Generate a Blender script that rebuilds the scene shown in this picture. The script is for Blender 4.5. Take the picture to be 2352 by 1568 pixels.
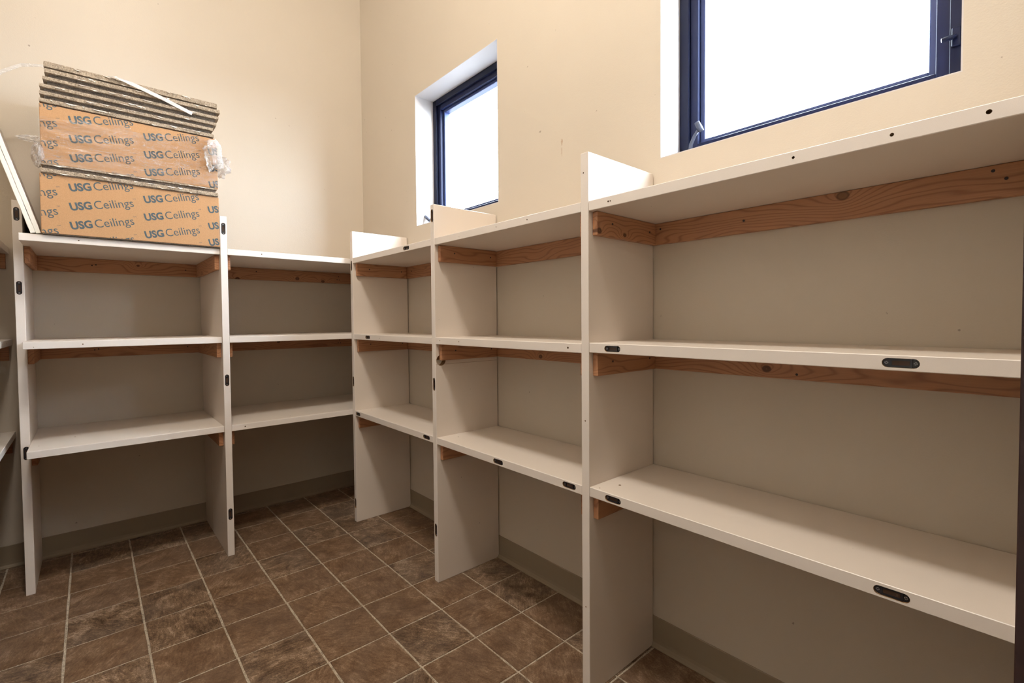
import bpy, bmesh, math, random
from mathutils import Vector, Matrix, noise

random.seed(7)
for o in list(bpy.data.objects):
    bpy.data.objects.remove(o)
SC = bpy.context.scene
COL = SC.collection

# ------------------------------------------------------------------ camera
F_PX = 1105.9
cam_d = bpy.data.cameras.new('camera')
cam_d.sensor_fit = 'HORIZONTAL'
cam_d.sensor_width = 36.0
cam_d.lens = F_PX * 36.0 / 2352.0
cam_d.shift_x = -17.2 / 2352.0
cam_d.shift_y = -18.9 / 2352.0
cam_d.clip_start = 0.02
cam = bpy.data.objects.new('camera', cam_d)
COL.objects.link(cam)
YAW, PITCH, ROLL = -0.7285, -0.0287, -0.0077
fw = Vector((-math.sin(YAW), math.cos(YAW), 0))
rt = Vector((math.cos(YAW), math.sin(YAW), 0))
up = Vector((0, 0, 1))
f2 = fw * math.cos(PITCH) + up * math.sin(PITCH)
u2 = -fw * math.sin(PITCH) + up * math.cos(PITCH)
r3 = rt * math.cos(ROLL) + u2 * math.sin(ROLL)
u3 = -rt * math.sin(ROLL) + u2 * math.cos(ROLL)
m3 = Matrix((r3, u3, -f2)).transposed()
cam.matrix_world = Matrix.Translation((-1.4509, -3.2629, 1.1436)) @ m3.to_4x4()
SC.camera = cam

# ------------------------------------------------------------------ sky, light, exposure
world = bpy.data.worlds.new('overcast_sky')
SC.world = world
world.use_nodes = True
bg = world.node_tree.nodes['Background']
bg.inputs['Color'].default_value = (0.80, 0.89, 1.0, 1)
bg.inputs['Strength'].default_value = 38
LAMP_POWER = 415
DOWN_FILL = 20
FILL_POWER = 5
LAMP_COLOR = (1.0,.93,.83)
SC.view_settings.view_transform = 'Standard'
SC.view_settings.look = 'None'
SC.view_settings.gamma = 1.0
SC.view_settings.use_curve_mapping = False
SC.view_settings.exposure = 0.12
SC.cycles.max_bounces = 10
SC.cycles.diffuse_bounces = 6
SC.cycles.glossy_bounces = 4
SC.cycles.transparent_max_bounces = 12
SC.cycles.sample_clamp_indirect = 6.0
SC.cycles.use_denoising = True


# ------------------------------------------------------------------ node helpers
class Net:
    def __init__(self, name):
        self.m = bpy.data.materials.new(name)
        self.m.use_nodes = True
        self.t = self.m.node_tree
        self.bsdf = self.t.nodes['Principled BSDF']
        self.out = self.t.nodes['Material Output']

    def n(self, kind, **kw):
        nd = self.t.nodes.new(kind)
        for k, v in kw.items():
            setattr(nd, k, v)
        return nd

    def put(self, sock, v):
        if v is None:
            return
        if isinstance(v, bpy.types.NodeSocket):
            self.t.links.new(v, sock)
        else:
            sock.default_value = v

    def math(self, op, a, b=None, c=None, clamp=False):
        nd = self.n('ShaderNodeMath', operation=op, use_clamp=clamp)
        self.put(nd.inputs[0], a)
        self.put(nd.inputs[1], b)
        self.put(nd.inputs[2], c)
        return nd.outputs[0]

    def coord(self, which='Object'):
        return self.n('ShaderNodeTexCoord').outputs[which]

    def sep(self, v):
        nd = self.n('ShaderNodeSeparateXYZ')
        self.put(nd.inputs[0], v)
        return nd.outputs

    def comb(self, x, y, z):
        nd = self.n('ShaderNodeCombineXYZ')
        for i, v in enumerate((x, y, z)):
            self.put(nd.inputs[i], v)
        return nd.outputs[0]

    def noise(self, vec, scale, detail=4.0, rough=0.55, dist=0.0):
        nd = self.n('ShaderNodeTexNoise')
        self.put(nd.inputs['Vector'], vec)
        self.put(nd.inputs['Scale'], scale)
        nd.inputs['Detail'].default_value = detail
        nd.inputs['Roughness'].default_value = rough
        nd.inputs['Distortion'].default_value = dist
        return nd.outputs['Fac']

    def mix(self, fac, a, b, blend='MIX'):
        nd = self.n('ShaderNodeMix', data_type='RGBA', blend_type=blend)
        self.put(nd.inputs[0], fac)
        self.put(nd.inputs[6], a)
        self.put(nd.inputs[7], b)
        return nd.outputs[2]

    def ramp(self, fac, stops):
        nd = self.n('ShaderNodeValToRGB')
        self.put(nd.inputs[0], fac)
        e = nd.color_ramp.elements
        while len(e) < len(stops):
            e.new(0.5)
        for el, (p, c) in zip(e, stops):
            el.position = p
            el.color = c if len(c) == 4 else (*c, 1)
        return nd.outputs[0]

    def rng(self, v, a, b, c=0.0, d=1.0):
        nd = self.n('ShaderNodeMapRange')
        nd.inputs[1].default_value = a
        nd.inputs[2].default_value = b
        nd.inputs[3].default_value = c
        nd.inputs[4].default_value = d
        self.put(nd.inputs[0], v)
        return nd.outputs[0]

    def bump(self, h, strength, dist=0.001):
        nd = self.n('ShaderNodeBump')
        nd.inputs['Strength'].default_value = strength
        nd.inputs['Distance'].default_value = dist
        self.put(nd.inputs['Height'], h)
        self.t.links.new(nd.outputs[0], self.bsdf.inputs['Normal'])

    def base(self, col=None, rough=None, metal=None, spec=None):
        self.put(self.bsdf.inputs['Base Color'], col)
        self.put(self.bsdf.inputs['Roughness'], rough)
        self.put(self.bsdf.inputs['Metallic'], metal)
        self.put(self.bsdf.inputs['Specular IOR Level'], spec)


def rgb(r, g, b):
    """sRGB 0-255 to linear"""
    f = lambda c: c / 12.92 if c <= 0.04045 else ((c + 0.055) / 1.055) ** 2.4
    return (f(r / 255), f(g / 255), f(b / 255), 1.0)


def plain(name, col, rough=0.5, metal=0.0, spec=0.5):
    k = Net(name)
    k.base(col, rough, metal, spec)
    return k.m


def wall_paint(name, col, rough=0.5, stains=()):
    k = Net(name)
    p = k.coord('Object')
    big = k.noise(p, 1.3, 3)
    c = k.mix(k.rng(big, 0.3, 0.7), tuple(x * 0.97 for x in col[:3]) + (1,), tuple(min(1, x * 1.02) for x in col[:3]) + (1,))
    scuff = k.noise(p, 38.0, 2, 0.5)
    c = k.mix(k.rng(scuff, 0.775, 0.80, 0.0, 0.55), c, (0.16, 0.11, 0.08, 1))
    g = k.sep(k.n('ShaderNodeNewGeometry').outputs['Position'])
    for (sy_, sz_, ry, rz, amt) in stains:
        wob_ = k.math('MULTIPLY', k.math('SUBTRACT', k.noise(p, 120.0, 3), 0.5), 1.3)
        a = k.math('DIVIDE', k.math('SUBTRACT', g[1], sy_), ry)
        b = k.math('DIVIDE', k.math('SUBTRACT', g[2], sz_), rz)
        d = k.math('ADD', k.math('SQRT', k.math('ADD', k.math('MULTIPLY', a, a), k.math('MULTIPLY', b, b))), wob_)
        c = k.mix(k.rng(d, 1.0, 0.5, 0.0, amt), c, (0.33, 0.19, 0.09, 1))
    k.base(c, rough, spec=0.4)
    tex = k.noise(p, 260.0, 2, 0.5)
    tex2 = k.noise(p, 60.0, 3, 0.5)
    k.bump(k.math('ADD', tex, k.math('MULTIPLY', tex2, 0.8)), 0.22, 0.0012)
    return k.m


def laminate(name, col, rough=0.38):
    k = Net(name)
    p = k.coord('Object')
    spk = k.noise(p, 900.0, 1, 0.5)
    c = k.mix(k.rng(spk, 0.35, 0.65), tuple(x * 0.975 for x in col[:3]) + (1,), col)
    info = k.n('ShaderNodeObjectInfo').outputs['Random']
    off = k.comb(k.math('MULTIPLY', info, 37.0), k.math('MULTIPLY', info, 11.0), k.math('MULTIPLY', info, 5.0))
    va = k.n('ShaderNodeVectorMath', operation='ADD')
    k.put(va.inputs[0], p)
    k.put(va.inputs[1], off)
    scuff = k.noise(va.outputs[0], 46.0, 2, 0.5)
    c = k.mix(k.rng(scuff, 0.79, 0.81, 0.0, 0.75), c, (0.13, 0.085, 0.055, 1))
    k.base(c, rough, spec=0.45)
    k.bump(k.noise(p, 500.0, 2, 0.5), 0.03, 0.0004)
    return k.m


def pine(name, axis, seed, knots=(), light=(0.475, 0.245, 0.128), dark=(0.205, 0.078, 0.042), lines=66.0, wob=4.6):
    """sawn pine, grain along axis; knots = (distance along, height, radius) in metres from the piece's own middle"""
    k = Net(name)
    s = k.sep(k.coord('Object'))
    u = s[0] if axis == 'x' else s[1]
    w = s[1] if axis == 'x' else s[0]
    v = s[2]
    us = k.math('ADD', u, seed * 1.37)
    warp = k.noise(k.comb(k.math('MULTIPLY', us, 2.4), k.math('MULTIPLY', v, 11.0), k.math('MULTIPLY', w, 11.0)), 1.0, 2, 0.5)
    ph = k.math('ADD', k.math('MULTIPLY', v, lines), k.math('MULTIPLY', warp, wob * 2.2))
    core = None
    inner = None
    ringf = None
    for (ku, kv, kr) in knots:
        du = k.math('MULTIPLY', k.math('SUBTRACT', u, ku), 0.55)
        dv = k.math('SUBTRACT', v, kv)
        d = k.math('SQRT', k.math('ADD', k.math('MULTIPLY', du, du), k.math('MULTIPLY', dv, dv)))
        pull = k.math('MULTIPLY', k.math('EXPONENT', k.math('MULTIPLY', d, -1.0 / (kr * 2.4))), 5.5)
        ph = k.math('ADD', ph, pull)
        d2u = k.math('SUBTRACT', u, ku)
        dd = k.math('SQRT', k.math('ADD', k.math('MULTIPLY', d2u, k.math('MULTIPLY', d2u, 0.6)), k.math('MULTIPLY', dv, dv)))
        cz = k.rng(dd, kr * 1.0, kr * 0.72)
        core = cz if core is None else k.math('MAXIMUM', core, cz)
        ci = k.rng(dd, kr * .74, kr * .5) if kr > .0115 else k.rng(dd, kr * .2, kr * .1)
        inner = ci if inner is None else k.math('MAXIMUM', inner, ci)
    ring = k.math('SINE', k.math('MULTIPLY', ph, 6.28318))
    line = k.math('POWER', k.math('MULTIPLY', k.math('ADD', ring, 1.0), 0.5), 5.0)
    fib = k.noise(k.comb(k.math('MULTIPLY', us, 9.0), k.math('MULTIPLY', v, 420.0), k.math('MULTIPLY', w, 420.0)), 1.0, 3, 0.6)
    tone = k.noise(k.comb(k.math('MULTIPLY', us, 1.6), k.math('MULTIPLY', v, 14.0), 3.0), 1.0, 2, 0.5)
    L = (*light, 1)
    D = (*dark, 1)
    c = k.mix(k.rng(tone, 0.3, 0.7, 0.0, 0.45), L, (light[0] * 0.78, light[1] * 0.70, light[2] * 0.60, 1))
    c = k.mix(k.math('MULTIPLY', line, 0.62), c, D)
    c = k.mix(k.rng(fib, 0.3, 0.7, 0.0, 0.28), c, (dark[0] * 1.2, dark[1] * 1.2, dark[2] * 1.2, 1))
    if core is not None:
        c = k.mix(k.math('MULTIPLY', core, 0.85), c, (0.060, 0.022, 0.011, 1))
        c = k.mix(k.math('MULTIPLY', inner, 0.7), c, (0.26, 0.13, 0.065, 1))
    k.base(c, 0.5, spec=0.35)
    k.bump(fib, 0.12, 0.0006)
    return k.m


def slate(name):
    k = Net(name)
    p = k.coord('Object')
    r = k.n('ShaderNodeObjectInfo').outputs['Random']
    va = k.n('ShaderNodeVectorMath', operation='ADD')
    k.put(va.inputs[0], p)
    k.put(va.inputs[1], k.comb(k.math('MULTIPLY', r, 53.0), k.math('MULTIPLY', r, 29.0), k.math('MULTIPLY', r, 17.0)))
    rot = k.n('ShaderNodeVectorRotate', rotation_type='Z_AXIS')
    k.put(rot.inputs['Vector'], va.outputs[0])
    k.put(rot.inputs['Angle'], k.math('MULTIPLY', r, 2.3))
    q = rot.outputs[0]
    sx = k.sep(q)
    blot = k.noise(q, 13.0, 6, 0.66, 0.9)
    drag = k.noise(k.comb(k.math('MULTIPLY', sx[0], 26.0), k.math('MULTIPLY', sx[1], 110.0), 0.0), 1.0, 6, 0.7, 0.8)
    fine = k.noise(q, 210.0, 4, 0.68)
    f = k.math('ADD', k.math('MULTIPLY', blot, 0.46), k.math('ADD', k.math('MULTIPLY', drag, 0.34), k.math('MULTIPLY', fine, 0.32)))
    c = k.ramp(f, [(0.435, (0.046, 0.026, 0.014)), (0.515, (0.125, 0.076, 0.044)), (0.585, (0.21, 0.138, 0.086)), (0.67, (0.42, 0.31, 0.225))])
    tint = k.noise(q, 5.0, 2, 0.5)
    c = k.mix(k.rng(tint, 0.42, 0.62, 0.0, 0.30), c, (0.125, 0.100, 0.084, 1))
    c = k.mix(k.math('MULTIPLY', k.math('GREATER_THAN', k.math('FRACT', k.math('MULTIPLY', r, 7.31)), 0.55), 0.34), c, (0.185, 0.098, 0.048, 1))
    vein = k.noise(q, 16.0, 3, 0.5, 2.0)
    vl = k.math('ABSOLUTE', k.math('SUBTRACT', vein, 0.5))
    c = k.mix(k.rng(vl, 0.006, 0.0, 0.0, 0.35), c, (0.03, 0.018, 0.012, 1))
    k.base(c, 0.52, spec=0.30)
    k.bump(k.math('ADD', drag, fine), 0.25, 0.0012)
    return k.m


def fibre(name, col):
    k = Net(name)
    p = k.coord('Object')
    a = k.noise(p, 240.0, 4, 0.7)
    b = k.noise(p, 40.0, 3, 0.6)
    c = k.ramp(k.math('ADD', k.math('MULTIPLY', a, 0.7), k.math('MULTIPLY', b, 0.3)), [
        (0.34, tuple(x * 0.28 for x in col)), (0.47, tuple(x * 0.85 for x in col)), (0.62, tuple(min(1, x * 1.35) for x in col))])
    k.base(c, 0.95, spec=0.1)
    k.bump(a, 0.8, 0.004)
    return k.m


def cardboard(name):
    k = Net(name)
    p = k.coord('Object')
    s = k.sep(p)
    flute = k.noise(k.comb(k.math('MULTIPLY', s[0], 160.0), k.math('MULTIPLY', s[1], 160.0), k.math('MULTIPLY', s[2], 6.0)), 1.0, 2)
    grain = k.noise(p, 320.0, 3, 0.6)
    c = k.mix(k.rng(grain, 0.3, 0.7), (0.44, 0.252, 0.128, 1), (0.53, 0.312, 0.165, 1))
    c = k.mix(k.rng(flute, 0.35, 0.65, 0.0, 0.12), c, (0.38, 0.225, 0.12, 1))
    k.base(c, 0.75, spec=0.2)
    k.bump(flute, 0.05, 0.001)
    return k.m


def film(name, haze=0.025, gloss=0.16):
    k = Net(name)
    tr = k.n('ShaderNodeBsdfTransparent')
    gl = k.n('ShaderNodeBsdfGlossy')
    gl.inputs['Roughness'].default_value = 0.12
    df = k.n('ShaderNodeBsdfDiffuse')
    df.inputs['Color'].default_value = (0.92, 0.92, 0.94, 1)
    p = k.coord('Object')
    s = k.sep(p)
    cr = k.noise(k.comb(k.math('MULTIPLY', s[0], 9.0), k.math('MULTIPLY', s[1], 30.0), k.math('MULTIPLY', s[2], 95.0)), 1.0, 4, 0.65, 1.2)
    crease_glint = k.rng(k.math('ABSOLUTE', k.math('SUBTRACT', cr, 0.5)), 0.013, 0.0)  # white streaks painted along creases in place of highlights
    m1 = k.n('ShaderNodeMixShader')
    k.put(m1.inputs[0], k.math('ADD', k.math('MULTIPLY', crease_glint, 0.55), haze, clamp=True))
    k.t.links.new(tr.outputs[0], m1.inputs[1])
    k.t.links.new(df.outputs[0], m1.inputs[2])
    m2 = k.n('ShaderNodeMixShader')
    lw = k.n('ShaderNodeLayerWeight')
    lw.inputs[0].default_value = 0.35
    k.put(m2.inputs[0], k.math('MULTIPLY', lw.outputs['Fresnel'], gloss * 2.0, clamp=True))
    k.t.links.new(m1.outputs[0], m2.inputs[1])
    k.t.links.new(gl.outputs[0], m2.inputs[2])
    bp = k.n('ShaderNodeBump')
    bp.inputs['Strength'].default_value = 0.6
    bp.inputs['Distance'].default_value = 0.004
    k.put(bp.inputs['Height'], cr)
    k.t.links.new(bp.outputs[0], gl.inputs['Normal'])
    k.t.links.new(m2.outputs[0], k.out.inputs['Surface'])
    return k.m


def pane_mat(name):
    k = Net(name)
    tr = k.n('ShaderNodeBsdfTransparent')
    tr.inputs['Color'].default_value = (0.97, 0.985, 0.985, 1)
    gl = k.n('ShaderNodeBsdfGlossy')
    gl.inputs['Roughness'].default_value = 0.02
    mx = k.n('ShaderNodeMixShader')
    mx.inputs[0].default_value = 0.05
    k.t.links.new(tr.outputs[0], mx.inputs[1])
    k.t.links.new(gl.outputs[0], mx.inputs[2])
    k.t.links.new(mx.outputs[0], k.out.inputs['Surface'])
    return k.m


M = {}
M['cream'] = wall_paint('cream_wall_paint', (.61,.548,.465, 1), 0.42)
M['cream_stained'] = wall_paint('stained_cream_wall_paint', (.61,.548,.465, 1), 0.42, stains=((-1.9045, 1.862, .006, .016, .6), (-1.9035, 1.825, .0045, .020, .35)))
M['white_paint'] = wall_paint('white_reveal_paint', (.62,.60,.60, 1), 0.5)
M['ceiling'] = plain('white_ceiling', (.55,.53,.5, 1), 0.8)
M['laminate'] = laminate('off_white_laminate', (.765,.69,.62, 1))
M['edge'] = laminate('lightened_edge_banding', (0.84, 0.79, 0.755, 1))  # edge banding lightened in place of light missing on board fronts
M['core'] = plain('particle_board_core', (0.26, 0.15, 0.07, 1), 0.9)
M['black'] = plain('black_plastic', (0.012, 0.012, 0.018, 1), 0.35)
M['steel'] = plain('zinc_screw', (0.42, 0.42, 0.45, 1), 0.35, 0.9)
M['dark_screw'] = plain('dark_screw', (0.035, 0.028, 0.03, 1), 0.45, 0.4)
M['slot'] = plain('dark_brown_slot', (0.055, 0.026, 0.014, 1), 0.7)
M['tile'] = slate('brown_slate_print')
M['grout'] = fibre('beige_grout', (0.46, 0.395, 0.31))
M['grout'].node_tree.nodes['Bump'].inputs['Strength'].default_value = 0.2
M['base'] = plain('taupe_cove_base', (0.285, 0.225, 0.155, 1), 0.55)
M['frame'] = plain('flare_blue_frame', (0.004, 0.006, 0.022, 1), 0.45, 0.0, 0.18)  # blue flare glow put into the dark frame, sash and bead colours
M['sash'] = plain('flare_blue_sash', (0.007, 0.011, 0.042, 1), 0.42, 0.0, 0.2)
M['bead'] = plain('flare_blue_bead', (0.045, 0.065, 0.17, 1), 0.4, 0.0, 0.3)
M['crank'] = plain('grey_crank_metal', (0.09, 0.10, 0.14, 1), 0.4, 0.3, 0.3)
M['pane'] = pane_mat('clear_glass')
M['fibre'] = fibre('grey_mineral_fibre', (0.42, 0.345, 0.265))
M['fibre_shade'] = fibre('shade_dark_fibre', (0.13, 0.105, 0.085))  # darkened fibre, shade put into tile edge recesses and the carton gap
M['tile_white'] = plain('white_tile_face', (0.86, 0.85, 0.80, 1), 0.8)
M['paper'] = plain('torn_white_paper', (0.84, 0.80, 0.74, 1), 0.8)
M['card'] = cardboard('brown_cardboard')
M['ink'] = plain('slate_blue_ink', (0.060, 0.092, 0.112, 1), 0.6)
M['film'] = film('clear_stretch_film')
M['film_bunch'] = film('bunched_stretch_film', 0.20, 0.25)
M['strap'] = film('clear_poly_strap', 0.55, 0.2)
M['door'] = plain('dark_red_brown_door_frame', (0.030, 0.012, 0.012, 1), 0.4)
M['outdoor'] = plain('pale_ground', (.12,.12,.12, 1), 0.9)
M['lamp_frame'] = plain('white_lamp_frame', (0.8, 0.8, 0.8, 1), 0.5)
kk = Net('lamp_diffuser')
kk.bsdf.inputs['Emission Color'].default_value = (*LAMP_COLOR, 1)
kk.bsdf.inputs['Emission Strength'].default_value = 2.0
M['diffuser'] = kk.m


# ------------------------------------------------------------------ mesh helpers
def bm_box(lo, hi, bev=0.0, seg=1, mat=0):
    bm = bmesh.new()
    bmesh.ops.create_cube(bm, size=1.0)
    lo, hi = Vector(lo), Vector(hi)
    d = hi - lo
    c = (hi + lo) / 2
    for v in bm.verts:
        v.co = Vector((v.co.x * d.x, v.co.y * d.y, v.co.z * d.z)) + c
    if bev > 0:
        bmesh.ops.bevel(bm, geom=list(bm.edges), offset=bev, segments=seg, affect='EDGES', profile=0.5)
    for f in bm.faces:
        f.material_index = mat
    return bm


def merge(dst, src, mtx=None):
    me = bpy.data.meshes.new('tmp')
    src.to_mesh(me)
    src.free()
    if mtx is not None:
        me.transform(mtx)
    dst.from_mesh(me)
    bpy.data.meshes.remove(me)
    return dst


def bm_prism(pts, depth, mat=0):
    """pts (x,y) extruded from z=0 down to -depth"""
    bm = bmesh.new()
    a = [bm.verts.new((x, y, 0)) for x, y in pts]
    b = [bm.verts.new((x, y, -depth)) for x, y in pts]
    n = len(pts)
    bm.faces.new(a)
    bm.faces.new(b[::-1])
    for i in range(n):
        j = (i + 1) % n
        bm.faces.new((a[j], a[i], b[i], b[j]))
    bmesh.ops.recalc_face_normals(bm, faces=bm.faces)
    for f in bm.faces:
        f.material_index = mat
    return bm


def stadium(L, W, n=7):
    r = W / 2
    h = L / 2 - r
    pts = []
    for i in range(n + 1):
        a = -math.pi / 2 + math.pi * i / n
        pts.append((h + r * math.cos(a), r * math.sin(a)))
    for i in range(n + 1):
        a = math.pi / 2 + math.pi * i / n
        pts.append((-h + r * math.cos(a), r * math.sin(a)))
    return pts


def circle(r, n=12, cx=0.0, cy=0.0):
    return [(cx + r * math.cos(2 * math.pi * i / n), cy + r * math.sin(2 * math.pi * i / n)) for i in range(n)]


def bm_tube(pts, radii, n=10, mat=0):
    bm = bmesh.new()
    pts = [Vector(p) for p in pts]
    if not isinstance(radii, (list, tuple)):
        radii = [radii] * len(pts)
    rings = []
    ref = Vector((0, 0, 1))
    for i, p in enumerate(pts):
        t = (pts[min(i + 1, len(pts) - 1)] - pts[max(i - 1, 0)]).normalized()
        s = t.cross(ref)
        if s.length < 1e-3:
            s = t.cross(Vector((1, 0, 0)))
        s.normalize()
        q = s.cross(t)
        rings.append([bm.verts.new(p + (s * math.cos(2 * math.pi * k / n) + q * math.sin(2 * math.pi * k / n)) * radii[i]) for k in range(n)])
    for a, b in zip(rings, rings[1:]):
        for k in range(n):
            j = (k + 1) % n
            bm.faces.new((a[k], a[j], b[j], b[k]))
    bm.faces.new(rings[0][::-1])
    bm.faces.new(rings[-1])
    bmesh.ops.recalc_face_normals(bm, faces=bm.faces)
    for f in bm.faces:
        f.material_index = mat
        f.smooth = True
    return bm


def frame_mtx(center, xdir, normal):
    x = Vector(xdir).normalized()
    z = Vector(normal).normalized()
    y = z.cross(x)
    return Matrix.Translation(center) @ Matrix((x, y, z)).transposed().to_4x4()


def world_loc(o):
    v = Vector(o.location)
    while o.parent is not None:
        o = o.parent
        v += Vector(o.location)
    return v


def obj(name, bm, mats, parent=None, loc=None):
    """links bm (world coordinates) as one mesh object whose origin is its own middle"""
    me = bpy.data.meshes.new(name)
    if isinstance(bm, bmesh.types.BMesh):
        bm.to_mesh(me)
        bm.free()
    else:
        me = bm
        me.name = name
    if loc is None:
        cs = [v.co for v in me.vertices]
        lo = Vector((min(c.x for c in cs), min(c.y for c in cs), min(c.z for c in cs)))
        hi = Vector((max(c.x for c in cs), max(c.y for c in cs), max(c.z for c in cs)))
        loc = (lo + hi) / 2
    loc = Vector(loc)
    me.transform(Matrix.Translation(-loc))
    if not isinstance(mats, (list, tuple)):
        mats = [mats]
    for m in mats:
        me.materials.append(m)
    o = bpy.data.objects.new(name, me)
    COL.objects.link(o)
    if parent is not None:
        o.parent = parent
        o.location = loc - world_loc(parent)
    else:
        o.location = loc
    return o


def thing(name, label, cat, loc, group=None, kind=None):
    o = bpy.data.objects.new(name, None)
    o.empty_display_size = 0.05
    COL.objects.link(o)
    o.location = loc
    if label:
        o['label'] = label
    if cat:
        o['category'] = cat
    if group:
        o['group'] = group
    if kind:
        o['kind'] = kind
    return o


def tag(o, label, cat, group=None):
    o['label'] = label
    o['category'] = cat
    if group:
        o['group'] = group
    return o


def struct(name, bm, mats, label=None, cat=None):
    o = obj(name, bm, mats)
    o['kind'] = 'structure'
    if label:
        o['label'] = label
    if cat:
        o['category'] = cat
    return o


def cut(bm, cutters):
    """boolean difference of bm by the list of (bmesh, matrix) cutters; cut faces take material 1"""
    if not cutters:
        return bm
    a = bpy.data.meshes.new('a')
    bm.to_mesh(a)
    bm.free()
    cb = bmesh.new()
    for b, mt in cutters:
        merge(cb, b, mt)
    for f in cb.faces:
        f.material_index = 1
    b = bpy.data.meshes.new('b')
    cb.to_mesh(b)
    cb.free()
    for me in (a, b):
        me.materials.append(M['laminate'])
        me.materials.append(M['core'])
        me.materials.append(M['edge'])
    oa = bpy.data.objects.new('a', a)
    ob = bpy.data.objects.new('b', b)
    COL.objects.link(oa)
    COL.objects.link(ob)
    md = oa.modifiers.new('cut', 'BOOLEAN')
    md.operation = 'DIFFERENCE'
    md.solver = 'EXACT'
    md.use_self = True
    md.object = ob
    dg = bpy.context.evaluated_depsgraph_get()
    res = bpy.data.meshes.new_from_object(oa.evaluated_get(dg))
    out = bmesh.new()
    out.from_mesh(res)
    bpy.data.objects.remove(oa)
    bpy.data.objects.remove(ob)
    for me in (a, b, res):
        bpy.data.meshes.remove(me)
    return out


# ------------------------------------------------------------------ measured room (metres)
T = 0.0291                       # board thickness
X1, X2 = -1.6783, -0.9758        # left faces of the two uprights on the back wall
Y3, Y4, Y5 = -0.6243, -1.481, -2.3326   # near faces of the three uprights on the window wall
D1, D2 = 0.399, 0.5862           # depth of uprights on the back wall
DB = 0.3455                      # depth of uprights on the window wall
TOP, MID, LOW = 1.495, 1.0700, 0.6375   # shelf top heights
XL, YF, ZC = -2.067, -3.243, 4.10       # left wall, front wall, ceiling
W1 = (-0.7363, -1.4936, 1.698, 2.4513)
W2 = (-2.3597, -3.109, 1.6856, 2.440)
HB = 0.1043
WT = 0.24

# ------------------------------------------------------------------ structure
struct('wall_back', bm_box((XL - 0.15, 0, -0.05), (WT, 0.15, ZC)), M['cream'], 'plain cream wall behind the stacked cartons', 'wall')
wl = bm_box((XL - 0.15, -5.0, -0.05), (XL, 0, ZC))
struct('wall_left', wl, M['cream'], 'cream wall at the left edge behind the left shelves', 'wall')

wr = bmesh.new()
ys = [0.0, W1[0] + .003, W1[1] - .003, W2[0] + .003, W2[1] - .003, -5.0]
for i in range(5):
    a, b = ys[i], ys[i + 1]
    if i in (1, 3):
        w = W1 if i == 1 else W2
        merge(wr, bm_box((0, b, -0.05), (WT, a, w[2] - .003)))
        merge(wr, bm_box((0, b, w[3] + .003), (WT, a, ZC)))
    else:
        merge(wr, bm_box((0, b, -0.05), (WT, a, ZC)))
struct('wall_right', wr, M['cream_stained'], 'cream wall with two deep window openings above the long shelves', 'wall')

DX0, DX1 = -2.02, -0.853         # doorway in the front wall
wf = bmesh.new()
merge(wf, bm_box((XL, YF - 0.12, -0.05), (DX0, YF, ZC)))
merge(wf, bm_box((DX1 + 0.03, YF - 0.12, -0.05), (0, YF, ZC)))
merge(wf, bm_box((DX0, YF - 0.12, 2.36), (DX1 + 0.03, YF, ZC)))
struct('wall_front', wf, M['cream'], 'cream wall around the doorway beside the camera', 'wall')
struct('wall_hall', bm_box((XL, -5.0, -0.05), (0, -4.9, ZC)), M['cream'], 'cream hall wall behind the camera', 'wall')
struct('ceiling', bm_box((XL - 0.15, -5.0, ZC), (WT, 0.15, ZC + 0.1)), M['ceiling'], 'plain white ceiling high above the shelves', 'ceiling')
struct('ground', bm_box((0.5, -14, -0.4), (22, 12, -0.3)), M['outdoor'], 'pale ground outside the windows', 'ground')

# floor: grout bed with every tile a piece of its own
floor = struct('floor', bm_box((XL, -4.9, -0.05), (0, 0, -0.0022)), M['grout'], 'brown slate-look tile floor with pale grout lines', 'floor')
TS, TSY = 0.221, 0.221 * 1.0406
GX, GY = -1.5442, -0.2709
GAP = 0.0024


def tile_mesh(w, d, seed):
    rnd = random.Random(seed)
    bm = bmesh.new()
    per = []
    n = 4
    hw, hd = w / 2, d / 2
    J = 0.0019
    for i in range(n):
        per.append((-hw + w * i / n, -hd + rnd.uniform(0, J)))
    for i in range(n):
        per.append((hw - rnd.uniform(0, J), -hd + d * i / n))
    for i in range(n):
        per.append((hw - w * i / n, hd - rnd.uniform(0, J)))
    for i in range(n):
        per.append((-hw + rnd.uniform(0, J), hd - d * i / n))
    topv = [bm.verts.new((x * (1 - .0012 / hw), y * (1 - .0012 / hd), 0)) for x, y in per]
    lowv = [bm.verts.new((x, y, -0.0024)) for x, y in per]
    bm.faces.new(topv)
    for i in range(len(per)):
        j = (i + 1) % len(per)
        bm.faces.new((topv[i], lowv[i], lowv[j], topv[j]))
    bmesh.ops.recalc_face_normals(bm, faces=bm.faces)
    me = bpy.data.meshes.new('tile')
    bm.to_mesh(me)
    bm.free()
    me.materials.append(M['tile'])
    return me


full_tiles = [tile_mesh(TS - 2 * GAP, TSY - 2 * GAP, s) for s in range(6)]
count = 0
for i in range(-4, 9):
    for j in range(-3, 14):
        x0, x1 = GX + i * TS + GAP, GX + (i + 1) * TS - GAP
        y1, y0 = GY - j * TSY - GAP, GY - (j + 1) * TSY + GAP
        cx0, cx1 = max(x0, XL + .001), min(x1, -.001)
        cy0, cy1 = max(y0, YF + .001), min(y1, -.001)
        if cx1 - cx0 < 0.008 or cy1 - cy0 < 0.008:
            continue
        if (cx0, cx1, cy0, cy1) == (x0, x1, y0, y1):
            me = full_tiles[(i * 5 + j * 3) % 6]
        else:
            me = tile_mesh(cx1 - cx0, cy1 - cy0, 100 + count)
        o = bpy.data.objects.new('tile', me)
        COL.objects.link(o)
        o.parent = floor
        o.location = Vector(((cx0 + cx1) / 2, (cy0 + cy1) / 2, 0)) - floor.location
        count += 1


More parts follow.
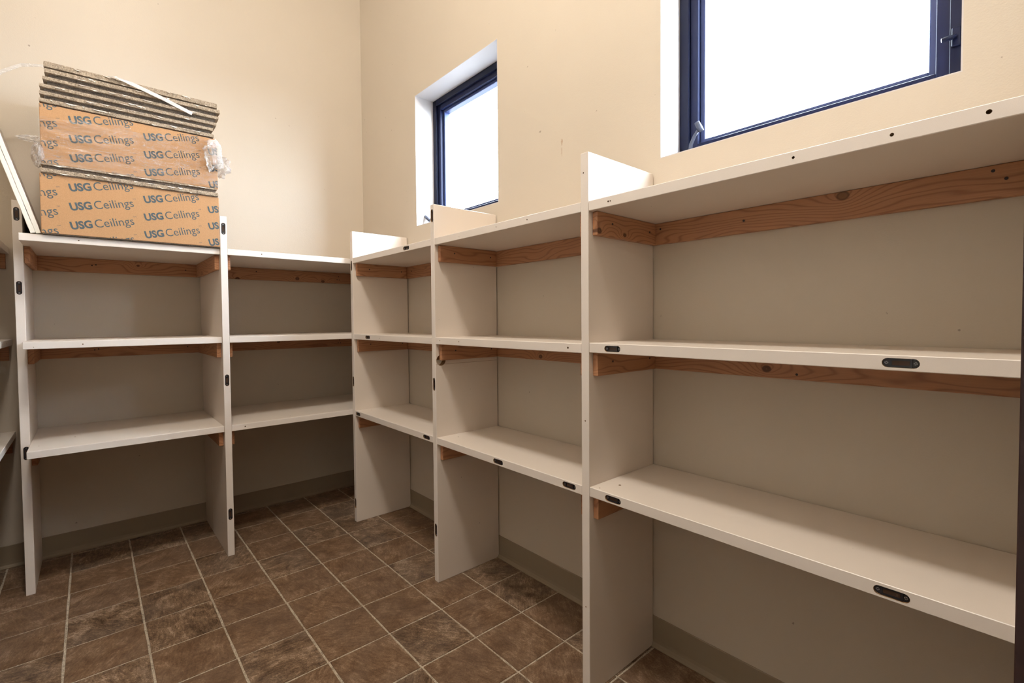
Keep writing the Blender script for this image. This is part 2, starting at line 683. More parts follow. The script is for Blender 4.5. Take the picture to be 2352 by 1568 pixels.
# cove baseboards
def cove(name, p0, p1, nrm, label):
    prof = [(0.0, 0.0), (0.016, 0.0), (0.0165, 0.0022), (0.010, 0.006), (0.0055, 0.014), (0.0040, 0.026), (0.0036, HB - 0.002), (0.0022, HB), (0.0, HB)]
    bm = bmesh.new()
    p0, p1, nrm = Vector(p0), Vector(p1), Vector(nrm)
    A = [bm.verts.new(p0 + nrm * a + Vector((0, 0, z))) for a, z in prof]
    B = [bm.verts.new(p1 + nrm * a + Vector((0, 0, z))) for a, z in prof]
    n = len(prof)
    for i in range(n):
        j = (i + 1) % n
        bm.faces.new((A[i], A[j], B[j], B[i]))
    bm.faces.new(A)
    bm.faces.new(B[::-1])
    bmesh.ops.recalc_face_normals(bm, faces=bm.faces)
    return struct(name, bm, M['base'], label, 'baseboard')


cove('baseboard_back', (XL, 0, 0), (0, 0, 0), (0, -1, 0), 'taupe vinyl cove base along the back wall floor')
cove('baseboard_right', (0, -0.001, 0), (0, YF, 0), (-1, 0, 0), 'taupe vinyl cove base under the window wall shelves')
cove('baseboard_left', (XL, YF, 0), (XL, -0.001, 0), (1, 0, 0), 'taupe vinyl cove base along the left wall floor')

# door frame beside the camera
door = thing('door_1', 'dark red-brown door frame edge at the right border', 'door', (DX1, YF, 0), kind='structure')
obj('jamb', bm_box((DX1, YF - 0.12, 0), (DX1 + 0.03, YF + 0.0015, 2.33), 0.001), M['door'], door)
obj('jamb', bm_box((DX0 - 0.03 + 0.03, YF - 0.12, 0), (DX0 + 0.03, YF + 0.0015, 2.33), 0.001), M['door'], door)
obj('head', bm_box((DX0, YF - 0.12, 2.33), (DX1 + 0.03, YF + 0.0015, 2.36), 0.001), M['door'], door)


# ------------------------------------------------------------------ windows
def ring(y0, y1, z0, z1, w, xa, xb, bev=0.0015):
    """rectangular ring of four bars; y0 > y1"""
    bm = bmesh.new()
    merge(bm, bm_box((xa, y0 - w, z0), (xb, y0, z1), bev))
    merge(bm, bm_box((xa, y1, z0), (xb, y1 + w, z1), bev))
    merge(bm, bm_box((xa, y1 + w, z0), (xb, y0 - w, z0 + w), bev))
    merge(bm, bm_box((xa, y1 + w, z1 - w), (xb, y0 - w, z1), bev))
    return bm


def window(name, w, label, crank):
    y0, y1, z0, z1 = w
    t = thing(name, label, 'window', (0.12, (y0 + y1) / 2, z0), kind='structure')
    rv = bmesh.new()
    e = 0.003
    merge(rv, bm_box((0.0, y0, z0 - e), (0.12, y0 + e, z1 + e)))
    merge(rv, bm_box((0.0, y1 - e, z0 - e), (0.12, y1, z1 + e)))
    merge(rv, bm_box((0.0, y1, z0 - e), (0.12, y0, z0)))
    merge(rv, bm_box((0.0, y1, z1), (0.12, y0, z1 + e)))
    obj('reveal', rv, M['white_paint'], t)
    obj('frame', ring(y0, y1, z0, z1, 0.034, 0.1195, 0.20), M['frame'], t)
    obj('sash', ring(y0 - .034, y1 + .034, z0 + .034, z1 - .034, 0.027, 0.133, 0.20), M['sash'], t)
    obj('glazing_bead', ring(y0 - .061, y1 + .061, z0 + .061, z1 - .061, 0.016, 0.152, 0.19), M['bead'], t)
    obj('pane', bm_box((0.170, y1 + .075, z0 + .075), (0.174, y0 - .075, z1 - .075)), M['pane'], t)
    # crank
    base, path, knob = crank
    cb = bm_box(Vector(base) - Vector((.012, .035, .008)), Vector(base) + Vector((.012, .035, .012)), 0.004, 2)
    merge(cb, bm_tube(path, [0.0075, 0.0062, 0.0055, 0.0052, 0.005][:len(path)], 10))
    merge(cb, bm_tube(knob, [0.0085, 0.0095, 0.0085], 12))
    obj('crank_handle', cb, M['crank'], t)
    lt = bm_box((0.112, y1 + .012, z0 + .105), (0.1195, y1 + .030, z0 + .150), 0.002)
    merge(lt, bm_tube([(0.113, y1 + .022, z0 + .128), (0.095, y1 + .030, z0 + .120), (0.090, y1 + .045, z0 + .118)], [.005, .006, .005], 8))
    obj('latch', lt, M['frame'], t)
    return t


window('window_1', W1, 'smaller-looking far window with dark frame above the middle bay',
       ((0.105, -0.852, 1.712), [(0.100, -0.852, 1.722), (0.085, -0.835, 1.740), (0.070, -0.800, 1.742), (0.064, -0.775, 1.737)],
        [(0.062, -0.778, 1.731), (0.060, -0.755, 1.748), (0.058, -0.736, 1.762)]))
window('window_2', W2, 'large near window with dark flare-tinted frame above the right bay',
       ((0.108, -2.415, 1.702), [(0.104, -2.408, 1.712), (0.100, -2.414, 1.738), (0.098, -2.428, 1.762), (0.094, -2.444, 1.777)],
        [(0.100, -2.452, 1.772), (0.088, -2.449, 1.785), (0.078, -2.446, 1.797)]))

# ------------------------------------------------------------------ shelving
FIT_L, FIT_W = 0.056, 0.0175


def fitting_mesh():
    bm = bm_prism(stadium(FIT_L - .0012, FIT_W - .0012), 0.003, 0)
    bmesh.ops.translate(bm, verts=bm.verts, vec=(0, 0, -0.0042))
    # raised rim of the middle slot
    for sy in (-1, 1):
        merge(bm, bm_box((-.015, sy * .0062 - .0016, -.0044), (.015, sy * .0062 + .0016, -.0022)))
    for sx in (-1, 1):
        merge(bm, bm_box((sx * .0155 - .0012, -.0078, -.0044), (sx * .0155 + .0012, .0078, -.0016)))
    merge(bm, bm_box((-.013, -.0042, -.0043), (.013, .0042, -.0037), 0, 1, 2))
    for sx in (-1, 1):
        c = bm_prism(circle(.0030, 12), 0.0012, 1)
        merge(bm, c, Matrix.Translation((sx * .0215, 0, -.0030)))
        for a in (0.6, 0.6 + math.pi / 2):
            merge(bm, bm_box((-.003, -.0005, -.0001), (.003, .0005, .0001), 0, 1, 0),
                  Matrix.Translation((sx * .0215, 0, -.0029)) @ Matrix.Rotation(a, 4, 'Z'))
    me = bpy.data.meshes.new('connector_fitting')
    bm.to_mesh(me)
    bm.free()
    for m in (M['black'], M['steel'], M['slot']):
        me.materials.append(m)
    return me


FIT = fitting_mesh()


def screw_mesh():
    bm = bm_prism(circle(.0034, 10), 0.0016, 0)
    bmesh.ops.translate(bm, verts=bm.verts, vec=(0, 0, 0.0006))
    merge(bm, bm_box((-.0022, -.0004, .0004), (.0022, .0004, .0009)))
    me = bpy.data.meshes.new('screw')
    bm.to_mesh(me)
    bm.free()
    me.materials.append(M['dark_screw'])
    return me


SCREW = screw_mesh()


def put_mesh(name, me, parent, mtx):
    o = bpy.data.objects.new(name, me)
    COL.objects.link(o)
    o.parent = parent
    wl_ = world_loc(parent)
    o.matrix_local = Matrix.Translation(-wl_) @ mtx
    return o


def board(name, parent, lo, hi, fits=(), holes=(), extra=(), nrm=(0, -1, 0), ldir=(1, 0, 0)):
    """laminated board; fits = centres of connector fittings, holes = (centre, radius) or (centre, radius, normal)"""
    bm = bm_box(lo, hi, 0.0013, 1)
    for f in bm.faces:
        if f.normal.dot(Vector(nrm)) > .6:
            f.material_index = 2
    cs = []
    for c in fits:
        cs.append((bm_prism(stadium(FIT_L, FIT_W), 0.0075), frame_mtx(Vector(c) + Vector(nrm) * .002, ldir, nrm)))
    for h in holes:
        c, r = h[0], h[1]
        nn = h[2] if len(h) > 2 else nrm
        ax = ldir if abs(Vector(ldir).dot(Vector(nn))) < .5 else (0, 0, 1)
        cs.append((bm_prism(circle(r, 10), 0.014), frame_mtx(Vector(c) + Vector(nn) * .002, ax, nn)))
    for e in extra:
        cs.append((e, Matrix.Identity(4)))
    bm = cut(bm, cs)
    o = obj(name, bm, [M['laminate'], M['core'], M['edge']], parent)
    for c in fits:
        put_mesh('connector_fitting', FIT, o, frame_mtx(c, ldir, nrm))
    return o


WOODS = {}


def wood(axis, seed, knots=()):
    key = (axis, seed, tuple(knots))
    if key not in WOODS:
        WOODS[key] = pine('pine_%s_%d' % (axis, seed), axis, seed, knots)
    return WOODS[key]


def batten(name, parent, lo, hi, axis, seed, knots=(), screws=(), nrm=(0, -1, 0)):
    o = obj(name, bm_box(lo, hi, 0.0018, 2), wood(axis, seed, knots), parent)
    for s in screws:
        put_mesh('screw', SCREW, o, frame_mtx(s, (0, 0, 1), nrm))
    return o


BH = 0.070      # batten height
BT = 0.019      # batten thickness
G = 0.0045      # gap between upright backs and the wall
SH = (TOP, MID, LOW)
FA1 = 0.5755    # front of shelves in the first back bay
FA2 = 0.5831    # front of shelves in the corner bay

# --- bay one (back wall, under the cartons)
b1 = thing('shelving_bay', 'off-white shelving bay on the back wall under the stacked cartons', 'shelves', (X1 + 0.36, 0, 0), 'built-in shelving bays')
U1T, U2T, U3T, U4T, U5T = 1.650, 1.649, 1.643, 1.638, 1.636
board('upright_panel', b1, (X1, -D1, 0), (X1 + T, -G, U1T),
      fits=[(X1 + T / 2 - .001, -D1, 1.5935), (X1 + T / 2 - .001, -D1, 1.290), (X1 + T / 2 + .002, -D1, .600)], ldir=(0, 0, 1))
seam = bm_box((X2 - .002, -.2016, 0.0), (X2 + .0012, -.2002, LOW - T - BH))
board('upright_panel', b1, (X2, -D2, 0), (X2 + T, -G, U2T),
      fits=[(X2 + T / 2, -D2, 1.5895), (X2 + T / 2, -D2, .860), (X2 + T / 2, -D2, .205)], ldir=(0, 0, 1), extra=[seam])
for k, z in enumerate(SH):
    x0, x1 = X1 + T + .0006, X2 - .0006
    holes = {0: [((-1.476, -FA1, z - .014), .0026)], 1: [((-1.474, -FA1, z - .0145), .0026)], 2: []}[k]
    up_holes = {2: [((-1.512, -.36, z), .004, (0, 0, 1)), ((-1.62, -.47, z), .0022, (0, 0, 1)), ((-1.02, -.47, z), .0022, (0, 0, 1))], 1: [((-1.60, -.42, z), .0025, (0, 0, 1))], 0: []}[k]
    board('shelf', b1, (x0, -FA1, z - T), (x1, -G, z), holes=holes + up_holes)
    zt = z - T - .0005
    batten('ledger', b1, (x0 + .001, -BT, zt - BH), (x1 - .001, -.0004, zt), 'x', 1 + k, [] if k else [(0.06, .012, .006)],
           [(-1.42, -BT, zt - .03), (-1.435, -BT, zt - .034), (-1.045, -BT, zt - .034)])
    batten('cleat', b1, (x0, -0.378 if k < 2 else -0.37, zt - BH), (x0 + .019, -BT - .001, zt), 'y', 4 + k)
    batten('cleat', b1, (x1 - .019, -.552, zt - BH), (x1, -BT - .001, zt), 'y', 7 + k, [], [(x1 - .019, -.33, zt - .035)], (-1, 0, 0))

# --- corner bay (back wall)
b2 = thing('shelving_bay', 'off-white corner shelving bay right of the stacked cartons, no upright of its own', 'shelves', (-0.47, 0, 0), 'built-in shelving bays')
for k, z in enumerate(SH):
    x0, x1 = X2 + T + .0006, -.002
    holes = {0: [((-0.796, -FA2, z - .0135), .0026)], 1: [], 2: [((-0.888, -FA2, z - .0135), .0028)]}[k]
    board('shelf', b2, (x0, -FA2, z - T), (x1, -G, z), holes=holes + [((-.86, -.09, z), .003, (0, 0, 1))])
    zt = z - T - .0005
    kn = [[(-.317, -.033, .011), (.02, -.016, .011), (.18, -.026, .010)], [(-.1, .01, .008)], []][k]
    batten('ledger', b2, (x0 + .020, -BT, zt - BH), (x1 - .020, -.0004, zt), 'x', 11 + k, kn,
           [(-.69, -BT, zt - .02), (-.19, -BT, zt - .025), (-.20, -BT, zt - .045), (-.185, -BT, zt - .046)])
    batten('cleat', b2, (x0, -.555, zt - BH), (x0 + .0165, -BT - .001, zt), 'y', 14 + k)
    batten('cleat', b2, (x1 - .019, -.55, zt - BH), (x1, -BT - .001, zt), 'y', 17 + k)

# --- three bays along the window wall
NB = (-1, 0, 0)


def bay(label, ybase, yup, uptop, upfits, upholes, upextra, y_far, y_near, zs, sfits, sholes, seed, ledger_knots, cleat_knots, near_cleat=True, lscrews=((), (), ())):
    b = thing('shelving_bay', label, 'shelves', (0, ybase, 0), 'built-in shelving bays')
    board('upright_panel', b, (-DB, yup, 0), (-G, yup + T, uptop), fits=upfits, holes=upholes, nrm=NB, ldir=(0, 0, 1), extra=upextra)
    for k, z in enumerate(zs):
        ya, yb = y_near + .0006, y_far - .0006
        board('shelf', b, (-DB + .0012, ya, z - T), (-G, yb, z), fits=sfits[k], holes=sholes[k], nrm=NB, ldir=(0, 1, 0))
        zt = z - T - .0005
        batten('ledger', b, (-BT, ya + .0005, zt - BH), (-.0004, yb - .0005, zt), 'y', seed + k, ledger_knots[k],
               [(-BT, yy, zt - dz) for yy, dz in lscrews[k]], NB)
        batten('cleat', b, (-.327, yb - BT, zt - BH), (-BT - .0006, yb, zt), 'x', seed + 3 + k, cleat_knots[k],
               [(-.255, yb - BT, zt - .030), (-.055, yb - BT, zt - .032)], (0, -1, 0))
        if near_cleat:
            batten('cleat', b, (-.327, ya, zt - BH), (-BT - .0006, ya + BT, zt), 'x', seed + 6 + k)
    return b


xf = -DB
xs = xf + .0012
bay('narrow off-white shelving bay left of the far window, nearest the room corner', (Y3 + Y4 + T) / 2, Y3, U3T,
    [(xf, Y3 + T / 2, 1.452), (xf, Y3 + T / 2, .800), (xf, Y3 + T / 2, .105)], [], [],
    Y3, Y4 + T, (1.4938, 1.0686, 0.6368),
    ([(xs, -1.235, 1.4793)], [(xs, -.803, 1.0543)], [(xs, -.662, .6220), (xs, -1.395, .6225)]),
    ([], [], [((-.27, -.67, .6368), .0025, (0, 0, 1))]), 21,
    ([(-.05, -.018, .012)], [(-.2, 0, .009)], []), ([], [], []), True,
    ([(-.70, .03), (-.93, .02)], [(-.85, .03)], []))

grommet = bm_prism(circle(.0235, 24), .05)
gm = Matrix.Translation((-.3185, Y4 - .01, .9690)) @ Matrix.Rotation(math.radians(90), 4, 'X')
gb = bmesh.new()
merge(gb, grommet, gm)
seam4 = bm_box((-.36, Y4 - .002, .9512), (.01, Y4 + .0008, .9522))
bay('middle off-white shelving bay below the far window with a round cable hole', (Y4 + Y5 + T) / 2, Y4, U4T,
    [(xf, Y4 + T / 2, 1.590), (xf, Y4 + T / 2, .866), (xf, Y4 + T / 2, .228)], [], [gb, seam4],
    Y4, Y5 + T, (1.4929, 1.0692, 0.6365),
    ([], [], [(xs, -1.8985, .6215), (xs, -2.250, .6225)]),
    ([((xs, -2.065, 1.479), .0025), ((xs, -1.90, 1.479), .0018)], [((xs, -1.515, 1.056), .0022), ((xs, -1.655, 1.056), .0022), ((xs, -2.248, 1.0545), .0034)],
     [((-.27, -1.535, .6365), .003, (0, 0, 1))]), 31,
    ([], [(.1, -.02, .010)], []), ([], [], []), True,
    ([(-2.12, .03)], [], []))

bay('wide off-white shelving bay below the near window, nearest the door', (Y5 + YF) / 2, Y5, U5T,
    [], [((xf, Y5 + T * .62, 1.577), .0022), ((xf, Y5 + T * .5, .837), .0022), ((xf, Y5 + T * .5, .268), .0022)], [],
    Y5, YF + .001, (1.4911, 1.0725, 0.6399),
    ([], [(xs, -2.418, 1.0577), (xs, -3.0705, 1.0580)], [(xs, -2.419, .6245), (xs, -3.062, .6247)]),
    ([((xs, -2.405, 1.4765), .0026), ((xs, -2.412, 1.4765), .0022), ((xs, -2.887, 1.4775), .0030), ((xs, -3.053, 1.4770), .0034), ((xs, -3.181, 1.4773), .0040)],
     [((-.27, -2.385, 1.0725), .004, (0, 0, 1))], [((-.265, -2.385, .6399), .0042, (0, 0, 1)), ((-.33, -2.36, .6399), .002, (0, 0, 1))]), 41,
    ([(-.1053, .024, .013)], [(.076, -.010, .0114)], []), ([(-.145, -.022, .010), (-.02, -.022, .007)], [], []), False,
    ([(-2.645, .035), (-3.165, .012), (-3.185, .032), (-2.37, .02)], [(-2.79, .055)], []))

# --- left wall bay
b6 = thing('shelving_bay', 'shadowed off-white shelving bay cut by the left edge, behind the first upright', 'shelves', (XL + .17, -.6, 0), 'built-in shelving bays')
XLF = -1.7225
board('upright_panel', b6, (XL + G, -1.25, 0), (XLF, -1.25 + T, 1.64), nrm=(1, 0, 0), ldir=(0, 0, 1))
for k, z in enumerate(SH):
    sh = {0: [], 1: [((XLF - .0006, -.215, z - .0145), .0055)], 2: [((XLF - .0006, -.13, z - .0145), .0055)]}[k]
    board('shelf', b6, (XL + G, -1.25 + T + .0006, z - T), (XLF - .0006, -G, z), holes=sh, nrm=(1, 0, 0), ldir=(0, 1, 0))
    zt = z - T - .0005
    batten('ledger', b6, (XL + .0004, -1.219, zt - BH), (XL + BT, -.021, zt), 'y', 51 + k)
    batten('cleat', b6, (XL + BT + .001, -BT, zt - BH), (XLF - .012, -.0004, zt), 'x', 54 + k)

# ------------------------------------------------------------------ cartons of ceiling tiles
YC = -0.590     # front plane of the stack


def text_mesh(body, bold):
    cu = bpy.data.curves.new('t', 'FONT')
    cu.body = body
    cu.size = 1.0
    cu.offset = bold
    cu.resolution_u = 3
    o = bpy.data.objects.new('t', cu)
    COL.objects.link(o)
    me = bpy.data.meshes.new_from_object(o.evaluated_get(bpy.context.evaluated_depsgraph_get()))
    bpy.data.objects.remove(o)
    bpy.data.curves.remove(cu)
    return me


def fit_text(body, bold, w, h_ref):
    """scaled so that its width is w and the reference cap height is h_ref; origin lower left"""
    me = text_mesh(body, bold)
    xs_ = [v.co.x for v in me.vertices]
    cap = text_mesh(body[0], bold)
    cy = [v.co.y for v in cap.vertices]
    sx = w / (max(xs_) - min(xs_))
    sy = h_ref / (max(cy) - min(cy))
    me.transform(Matrix.Diagonal((sx, sy, 1, 1)) @ Matrix.Translation((-min(xs_), -min(cy), 0)))
    bpy.data.meshes.remove(cap)
    return me


W_USG = fit_text('USG', 0.040, 0.0680, 0.0325)
W_CEIL = fit_text('Ceilings', 0.0, 0.1305, 0.0340)
W_TM = fit_text('TM', 0.0, 0.0105, 0.0045)


def phrase():
    bm = bmesh.new()
    for me, x, y in ((W_USG, 0, 0), (W_CEIL, .0760, -.0003), (W_TM, .2085, .0300)):
        tmp = bmesh.new()
        tmp.from_mesh(me)
        merge(bm, tmp, Matrix.Translation((x, y, 0)))
    return bm


def lettering(parent, x0, x1, z0, z1, ox, oz, y):
    """rows of slanted print clipped to the face, each printed phrase a part; ox, oz = top left of one U"""
    rot = Matrix.Rotation(math.radians(13.0), 4, 'Z')
    t = rot @ Vector((0, .032, 0))
    for c in range(-1, 3):
        for r in range(-4, 5):
            px = ox + c * 0.2385
            pz = oz - c * 0.0102 - r * 0.0767
            if pz > z1 + .09 or pz < z0 - .06:
                continue
            bm = merge(bmesh.new(), phrase(), Matrix.Translation((px - t.x, pz - t.y, 0)) @ rot)
            for co, no in (((x0 + .002, 0, 0), (-1, 0, 0)), ((x1 - .0015, 0, 0), (1, 0, 0)), ((0, z0 + .001, 0), (0, -1, 0)), ((0, z1 - .001, 0), (0, 1, 0))):
                bmesh.ops.bisect_plane(bm, geom=list(bm.verts) + list(bm.edges) + list(bm.faces), plane_co=co, plane_no=no, clear_outer=True)
            if len(bm.faces) < 2:
                bm.free()
                continue
            for v in bm.verts:          # stand the print up on the carton front
                v.co = Vector((v.co.x, y, v.co.y))
            bmesh.ops.recalc_face_normals(bm, faces=bm.faces)
            obj('lettering', bm, M['ink'], parent)


c1 = thing('carton', 'lower brown printed carton resting on the top shelf', 'box', (-1.2805, -.30, TOP), 'printed cartons of ceiling tiles')
obj('shade_strip', bm_box((-1.581, YC + .002, TOP + .0003), (-.9795, -.012, TOP + .0045), .0008), M['fibre_shade'], c1)  # dark strip stands in for the shade line under the carton
obj('sleeve', bm_box((-1.584, YC, TOP + .0045), (-.9775, -.010, 1.7335), .0022, 2), M['card'], c1)
lettering(c1, -1.584, -.9775, TOP + .0045, 1.7335, -1.5025, 1.7047, YC - .0004)
c2 = thing('carton', 'upper brown printed carton wrapped in clear film, between two layers of loose tiles', 'box', (-1.28, -.30, 1.7745), 'printed cartons of ceiling tiles')
obj('sleeve', bm_box((-1.578, YC, 1.7748), (-.979, -.010, 2.0065), .0022, 2), M['card'], c2)
lettering(c2, -1.578, -.979, 1.7748, 2.0065, -1.4962, 1.9765, YC - .0004)

# clear film round the upper carton
fb = bmesh.new()
NX, NZ = 120, 44
rows = []
for i in range(NX + 1):
    u = i / NX
    x = -1.5835 + u * .609
    zt = 1.947 + .050 * u + .006 * math.sin(u * 9) + .004 * math.sin(u * 31 + 1) + (.012 if .36 < u < .47 else 0)
    zb = 1.766 + .012 * u + .003 * math.sin(u * 23)
    row = []
    for j in range(NZ + 1):
        s = j / NZ
        z = zb + (zt - zb) * s
        n1 = noise.noise(Vector((x * 3.0, z * 34.0, 1.7)))
        n2 = noise.noise(Vector((x * 7.0 + z * 6, z * 70.0, 4.2)))
        rid = (1 - abs(n1)) ** 4 * .006 + max(0, n2) * .0035
        edge = min(1.0, u * 16, (1 - u) * 16)
        row.append(fb.verts.new((x, YC - .0042 - rid * (0.4 + .6 * edge), z)))
    rows.append(row)
for a, b in zip(rows, rows[1:]):
    for j in range(NZ):
        fb.faces.new((a[j], b[j], b[j + 1], a[j + 1]))


def crumple(center, size, seed, amp, sub=4):
    bm = bmesh.new()
    bmesh.ops.create_icosphere(bm, subdivisions=sub, radius=1.0)
    for v in bm.verts:
        p = v.co.copy()
        d = noise.noise(p * 1.7 + Vector((seed, 0, 0))) * amp + abs(noise.noise(p * 4.5 + Vector((0, seed, 0)))) * amp * 0.7
        v.co = p * (1.0 + d)
        v.co = Vector((v.co.x * size[0], v.co.y * size[1], v.co.z * size[2])) + Vector(center)
    for f in bm.faces:
        f.smooth = False
        f.material_index = 1
    return bm


merge(fb, crumple((-1.000, YC - .016, 1.925), (.036, .018, .058), 3, .55))
merge(fb, crumple((-.957, YC + .05, 1.895), (.034, .05, .043), 5, .6))
merge(fb, crumple((-1.585, YC + .03, 1.812), (.020, .05, .043), 8, .35))
merge(fb, crumple((-1.603, YC + .03, 1.868), (.034, .016, .012), 11, .5))
for f in fb.faces:
    if f.material_index == 0:
        f.smooth = True
wrap = obj('plastic_wrap', fb, [M['film'], M['film_bunch']], c2)
wrap['label'] = 'crumpled clear plastic film'


# loose ceiling tiles: board with a stepped, torn edge
def ceiling_tile(label, x0, x1, z, h, tilt, yfront, seed, group, dark=0.45, inset=.013):
    rnd = random.Random(seed)
    t = thing('ceiling_tile', label, 'ceiling tile', ((x0 + x1) / 2, yfront + .29, z), group)
    bm = bmesh.new()
    nseg = 90
    yb = -.012
    zf = h * (1 - dark)

    def outline(ins, zz, amp):
        pts = []
        for i in range(nseg):
            x = x0 + ins + (x1 - x0 - 2 * ins) * i / nseg
            pts.append((x, yfront + ins + rnd.uniform(0, amp), zz))
        for i in range(30):
            pts.append((x1 - ins - rnd.uniform(0, amp), yfront + ins + (yb - yfront - 2 * ins) * i / 30, zz))
        for i in range(10):
            pts.append((x1 - ins - (x1 - x0 - 2 * ins) * i / 10, yb - ins, zz))
        for i in range(30):
            pts.append((x0 + ins + rnd.uniform(0, amp), yb - ins - (yb - yfront - 2 * ins) * i / 30, zz))
        return pts

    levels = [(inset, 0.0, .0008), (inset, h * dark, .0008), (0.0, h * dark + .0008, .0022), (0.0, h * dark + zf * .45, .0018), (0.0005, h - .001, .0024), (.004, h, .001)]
    rings_ = []
    for ins, zz, amp in levels:
        rings_.append([bm.verts.new((x, y, z + zz + (rnd.uniform(-.0009, .0009) if 0 < zz < h and ins < .003 else 0) + tilt * (x - (x0 + x1) / 2))) for x, y, zz in outline(ins, zz, amp)])
    N = len(rings_[0])
    for li, (a, b) in enumerate(zip(rings_, rings_[1:])):
        for i in range(N):
            j = (i + 1) % N
            f = bm.faces.new((a[i], a[j], b[j], b[i]))
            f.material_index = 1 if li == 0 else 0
    bm.faces.new(rings_[0][::-1]).material_index = 2
    bm.faces.new(rings_[-1])
    bmesh.ops.recalc_face_normals(bm, faces=bm.faces)
    obj('core', bm, [M['fibre'], M['fibre_shade'], M['tile_white']], t)
    fl = bmesh.new()
    for i in range(rnd.randint(9, 15)):
        x = rnd.uniform(x0 + .02, x1 - .05)
        L = rnd.uniform(.006, .042)
        hh = rnd.uniform(.0015, .0055)
        zz = z + rnd.choice((h * dark + .002, h - .003, h * .8)) + tilt * (x - (x0 + x1) / 2)
        yy = yfront - .0018
        a = fl.verts.new((x, yy, zz))
        b = fl.verts.new((x + L, yy - .001, zz - rnd.uniform(-.001, .002) + tilt * L))
        c = fl.verts.new((x + L * rnd.uniform(.3, .8), yy - .003, zz - hh))
        d = fl.verts.new((x + L * .1, yy + .003, zz + .0016))
        fl.faces.new((a, c, b))
        fl.faces.new((a, b, d))
    p = obj('torn_paper', fl, M['paper'], t)
    p['kind'] = 'stuff'
    return t


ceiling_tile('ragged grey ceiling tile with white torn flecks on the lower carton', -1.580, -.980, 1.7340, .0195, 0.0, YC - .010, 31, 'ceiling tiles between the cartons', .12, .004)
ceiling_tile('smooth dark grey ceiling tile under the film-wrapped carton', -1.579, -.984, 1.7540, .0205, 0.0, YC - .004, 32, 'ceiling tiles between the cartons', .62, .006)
zt0 = 2.0072
spec = [
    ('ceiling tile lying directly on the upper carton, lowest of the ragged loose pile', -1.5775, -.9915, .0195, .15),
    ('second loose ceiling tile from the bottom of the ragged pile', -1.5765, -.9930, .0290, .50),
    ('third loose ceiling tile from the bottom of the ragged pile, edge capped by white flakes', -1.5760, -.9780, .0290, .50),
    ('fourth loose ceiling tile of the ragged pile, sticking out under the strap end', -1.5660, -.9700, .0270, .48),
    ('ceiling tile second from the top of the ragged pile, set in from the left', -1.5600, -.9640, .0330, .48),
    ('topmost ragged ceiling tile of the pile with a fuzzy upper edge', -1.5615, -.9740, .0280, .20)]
for k, (lab, a, b, h, dk) in enumerate(spec):
    ceiling_tile(lab, a, b, zt0, h, 0.0, YC - .006 + (k % 3) * .0035, 40 + k, 'ragged ceiling tiles on top of the stack', dk)
    zt0 += h + .0006
ZTOP = zt0

# strap lying over the pile and curling out to the left
sb = bmesh.new()
SW = .0078
path = [Vector((-1.077, YC - .012, 2.0965)), Vector((-1.180, YC - .013, 2.132)), Vector((-1.292, YC - .013, ZTOP - .012)), Vector((-1.345, YC - .006, ZTOP + .002)),
        Vector((-1.42, -.54, ZTOP + .004)), Vector((-1.50, -.45, ZTOP + .010)), Vector((-1.5795, -.36, ZTOP + .062)),
        Vector((-1.640, -.32, ZTOP + .060)), Vector((-1.700, -.30, ZTOP + .020)), Vector((-1.760, -.28, ZTOP - .050)), Vector((-1.81, -.26, ZTOP - .16))]
prev = None
for i, p in enumerate(path):
    t_ = (path[min(i + 1, len(path) - 1)] - path[max(i - 1, 0)]).normalized()
    nr = Vector((0, -1, 0)) if i < 3 else (Vector((0, -.7, .7)).normalized() if i == 3 else Vector((0, -.25, 1)).normalized())
    if i > 5:
        nr = Vector((0, -1, .25)).normalized()
    s = t_.cross(nr).normalized() * SW
    a, b = sb.verts.new(p - s), sb.verts.new(p + s)
    c, d = sb.verts.new(p - s + nr * .0007), sb.verts.new(p + s + nr * .0007)
    if prev:
        sb.faces.new((prev[2], prev[3], d, c))
        sb.faces.new((prev[1], prev[0], a, b))
        sb.faces.new((prev[0], prev[2], c, a))
        sb.faces.new((prev[3], prev[1], b, d))
    prev = (a, b, c, d)
bmesh.ops.recalc_face_normals(sb, faces=sb.faces)
tag(obj('packing_strap', sb, M['strap']), 'loose translucent plastic strap across the ragged tile pile', 'strap')

# two white tiles leaning against the first upright
lean = math.radians(15.4)


def leaning(xb, label, seed):
    th, L = .0140, .605
    t = thing('ceiling_tile', label, 'ceiling tile', (xb, -.29, TOP), 'white tiles leaning at the left')
    bm = bm_box((0, 0, 0), (th, .565, L), .0012, 1)
    rnd = random.Random(seed)
    bmesh.ops.subdivide_edges(bm, edges=[e for e in bm.edges if abs(e.verts[0].co.z - e.verts[1].co.z) > .3], cuts=18)
    for v in bm.verts:
        if .01 < v.co.z < L - .01:
            v.co.x += rnd.uniform(-.0006, .0006)
    mt = Matrix.Translation((xb, -.580, TOP + .0012)) @ Matrix.Rotation(-lean, 4, 'Y')
    bmesh.ops.transform(bm, matrix=mt, verts=bm.verts)
    mz = min(v.co.z for v in bm.verts)
    for v in bm.verts:
        v.co.z += TOP + .0004 - mz
    obj('board', bm, M['tile_white'], t)
    return t


leaning(-1.6145, 'white ceiling tile leaning left over the first upright, outer of two', 1)
leaning(-1.5992, 'white ceiling tile leaning left beside the lower carton, inner of two', 2)

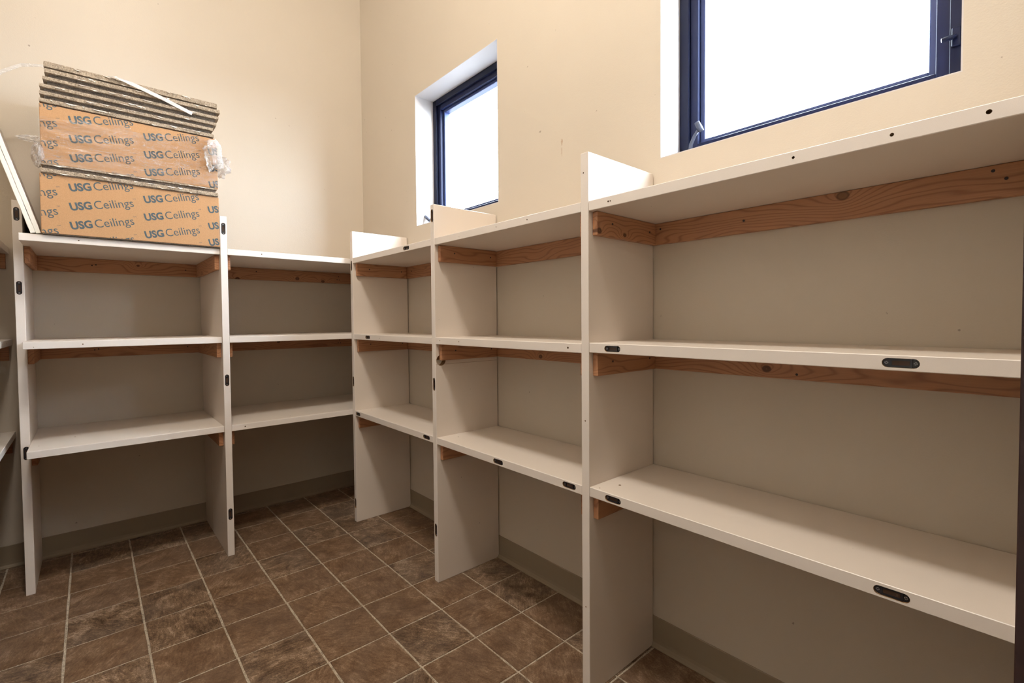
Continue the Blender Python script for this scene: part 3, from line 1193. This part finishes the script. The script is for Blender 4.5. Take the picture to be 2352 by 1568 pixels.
# ------------------------------------------------------------------ ceiling lamp
LX, LY, LZ = -1.36,-2.48,3.96
lamp = thing('ceiling_light', 'round white globe light hanging from the high ceiling near the door', 'lamp', (LX, LY, ZC))
obj('canopy', bm_tube([(LX, LY, ZC), (LX, LY, ZC - .015), (LX, LY, ZC - .03)], [.07, .07, .03], 20), M['lamp_frame'], lamp)
gb2 = bmesh.new()
bmesh.ops.create_icosphere(gb2, subdivisions=3, radius=0.14)
bmesh.ops.translate(gb2, verts=gb2.verts, vec=(LX, LY, ZC - .165))
for f in gb2.faces:
    f.smooth = True
obj('globe', gb2, M['diffuser'], lamp)
ld = bpy.data.lights.new('lamp_light', 'POINT')
ld.shadow_soft_size = 0.16
ld.energy = LAMP_POWER
ld.color = LAMP_COLOR
lo_ = bpy.data.objects.new('lamp_light', ld)
COL.objects.link(lo_)
lo_.parent = lamp
lo_.location = (0, 0, -.165)
la = bpy.data.lights.new('added_down_light', 'AREA')     # added disk light under the globe, brightens shelves and floor
la.shape = 'DISK'
la.size = 0.30
la.energy = DOWN_FILL
la.color = LAMP_COLOR
lb_ = bpy.data.objects.new('added_down_light', la)
COL.objects.link(lb_)
lb_.parent = lamp
lb_.location = (0, 0, -.315)

# added fill globe behind the camera, brightens the surfaces facing it
HX, HY, HZ = -1.5,-3.45,2.0
hl = thing('added_fill_light', 'added fill globe, unseen behind the camera', 'lamp', (HX, HY, ZC))
obj('fill_cord', bm_tube([(HX, HY, ZC), (HX, HY, HZ + .13)], .004, 8), M['lamp_frame'], hl)
gb3 = bmesh.new()
bmesh.ops.create_icosphere(gb3, subdivisions=3, radius=0.14)
bmesh.ops.translate(gb3, verts=gb3.verts, vec=(HX, HY, HZ))
for f in gb3.faces:
    f.smooth = True
obj('globe', gb3, M['diffuser'], hl)
h2 = bpy.data.lights.new('fill_point_light', 'POINT')
h2.shadow_soft_size = 0.16
h2.energy = FILL_POWER
h2.color = (1.0, 0.93, 0.84)
ho = bpy.data.objects.new('fill_point_light', h2)
COL.objects.link(ho)
ho.parent = hl
ho.location = (0, 0, HZ - ZC)
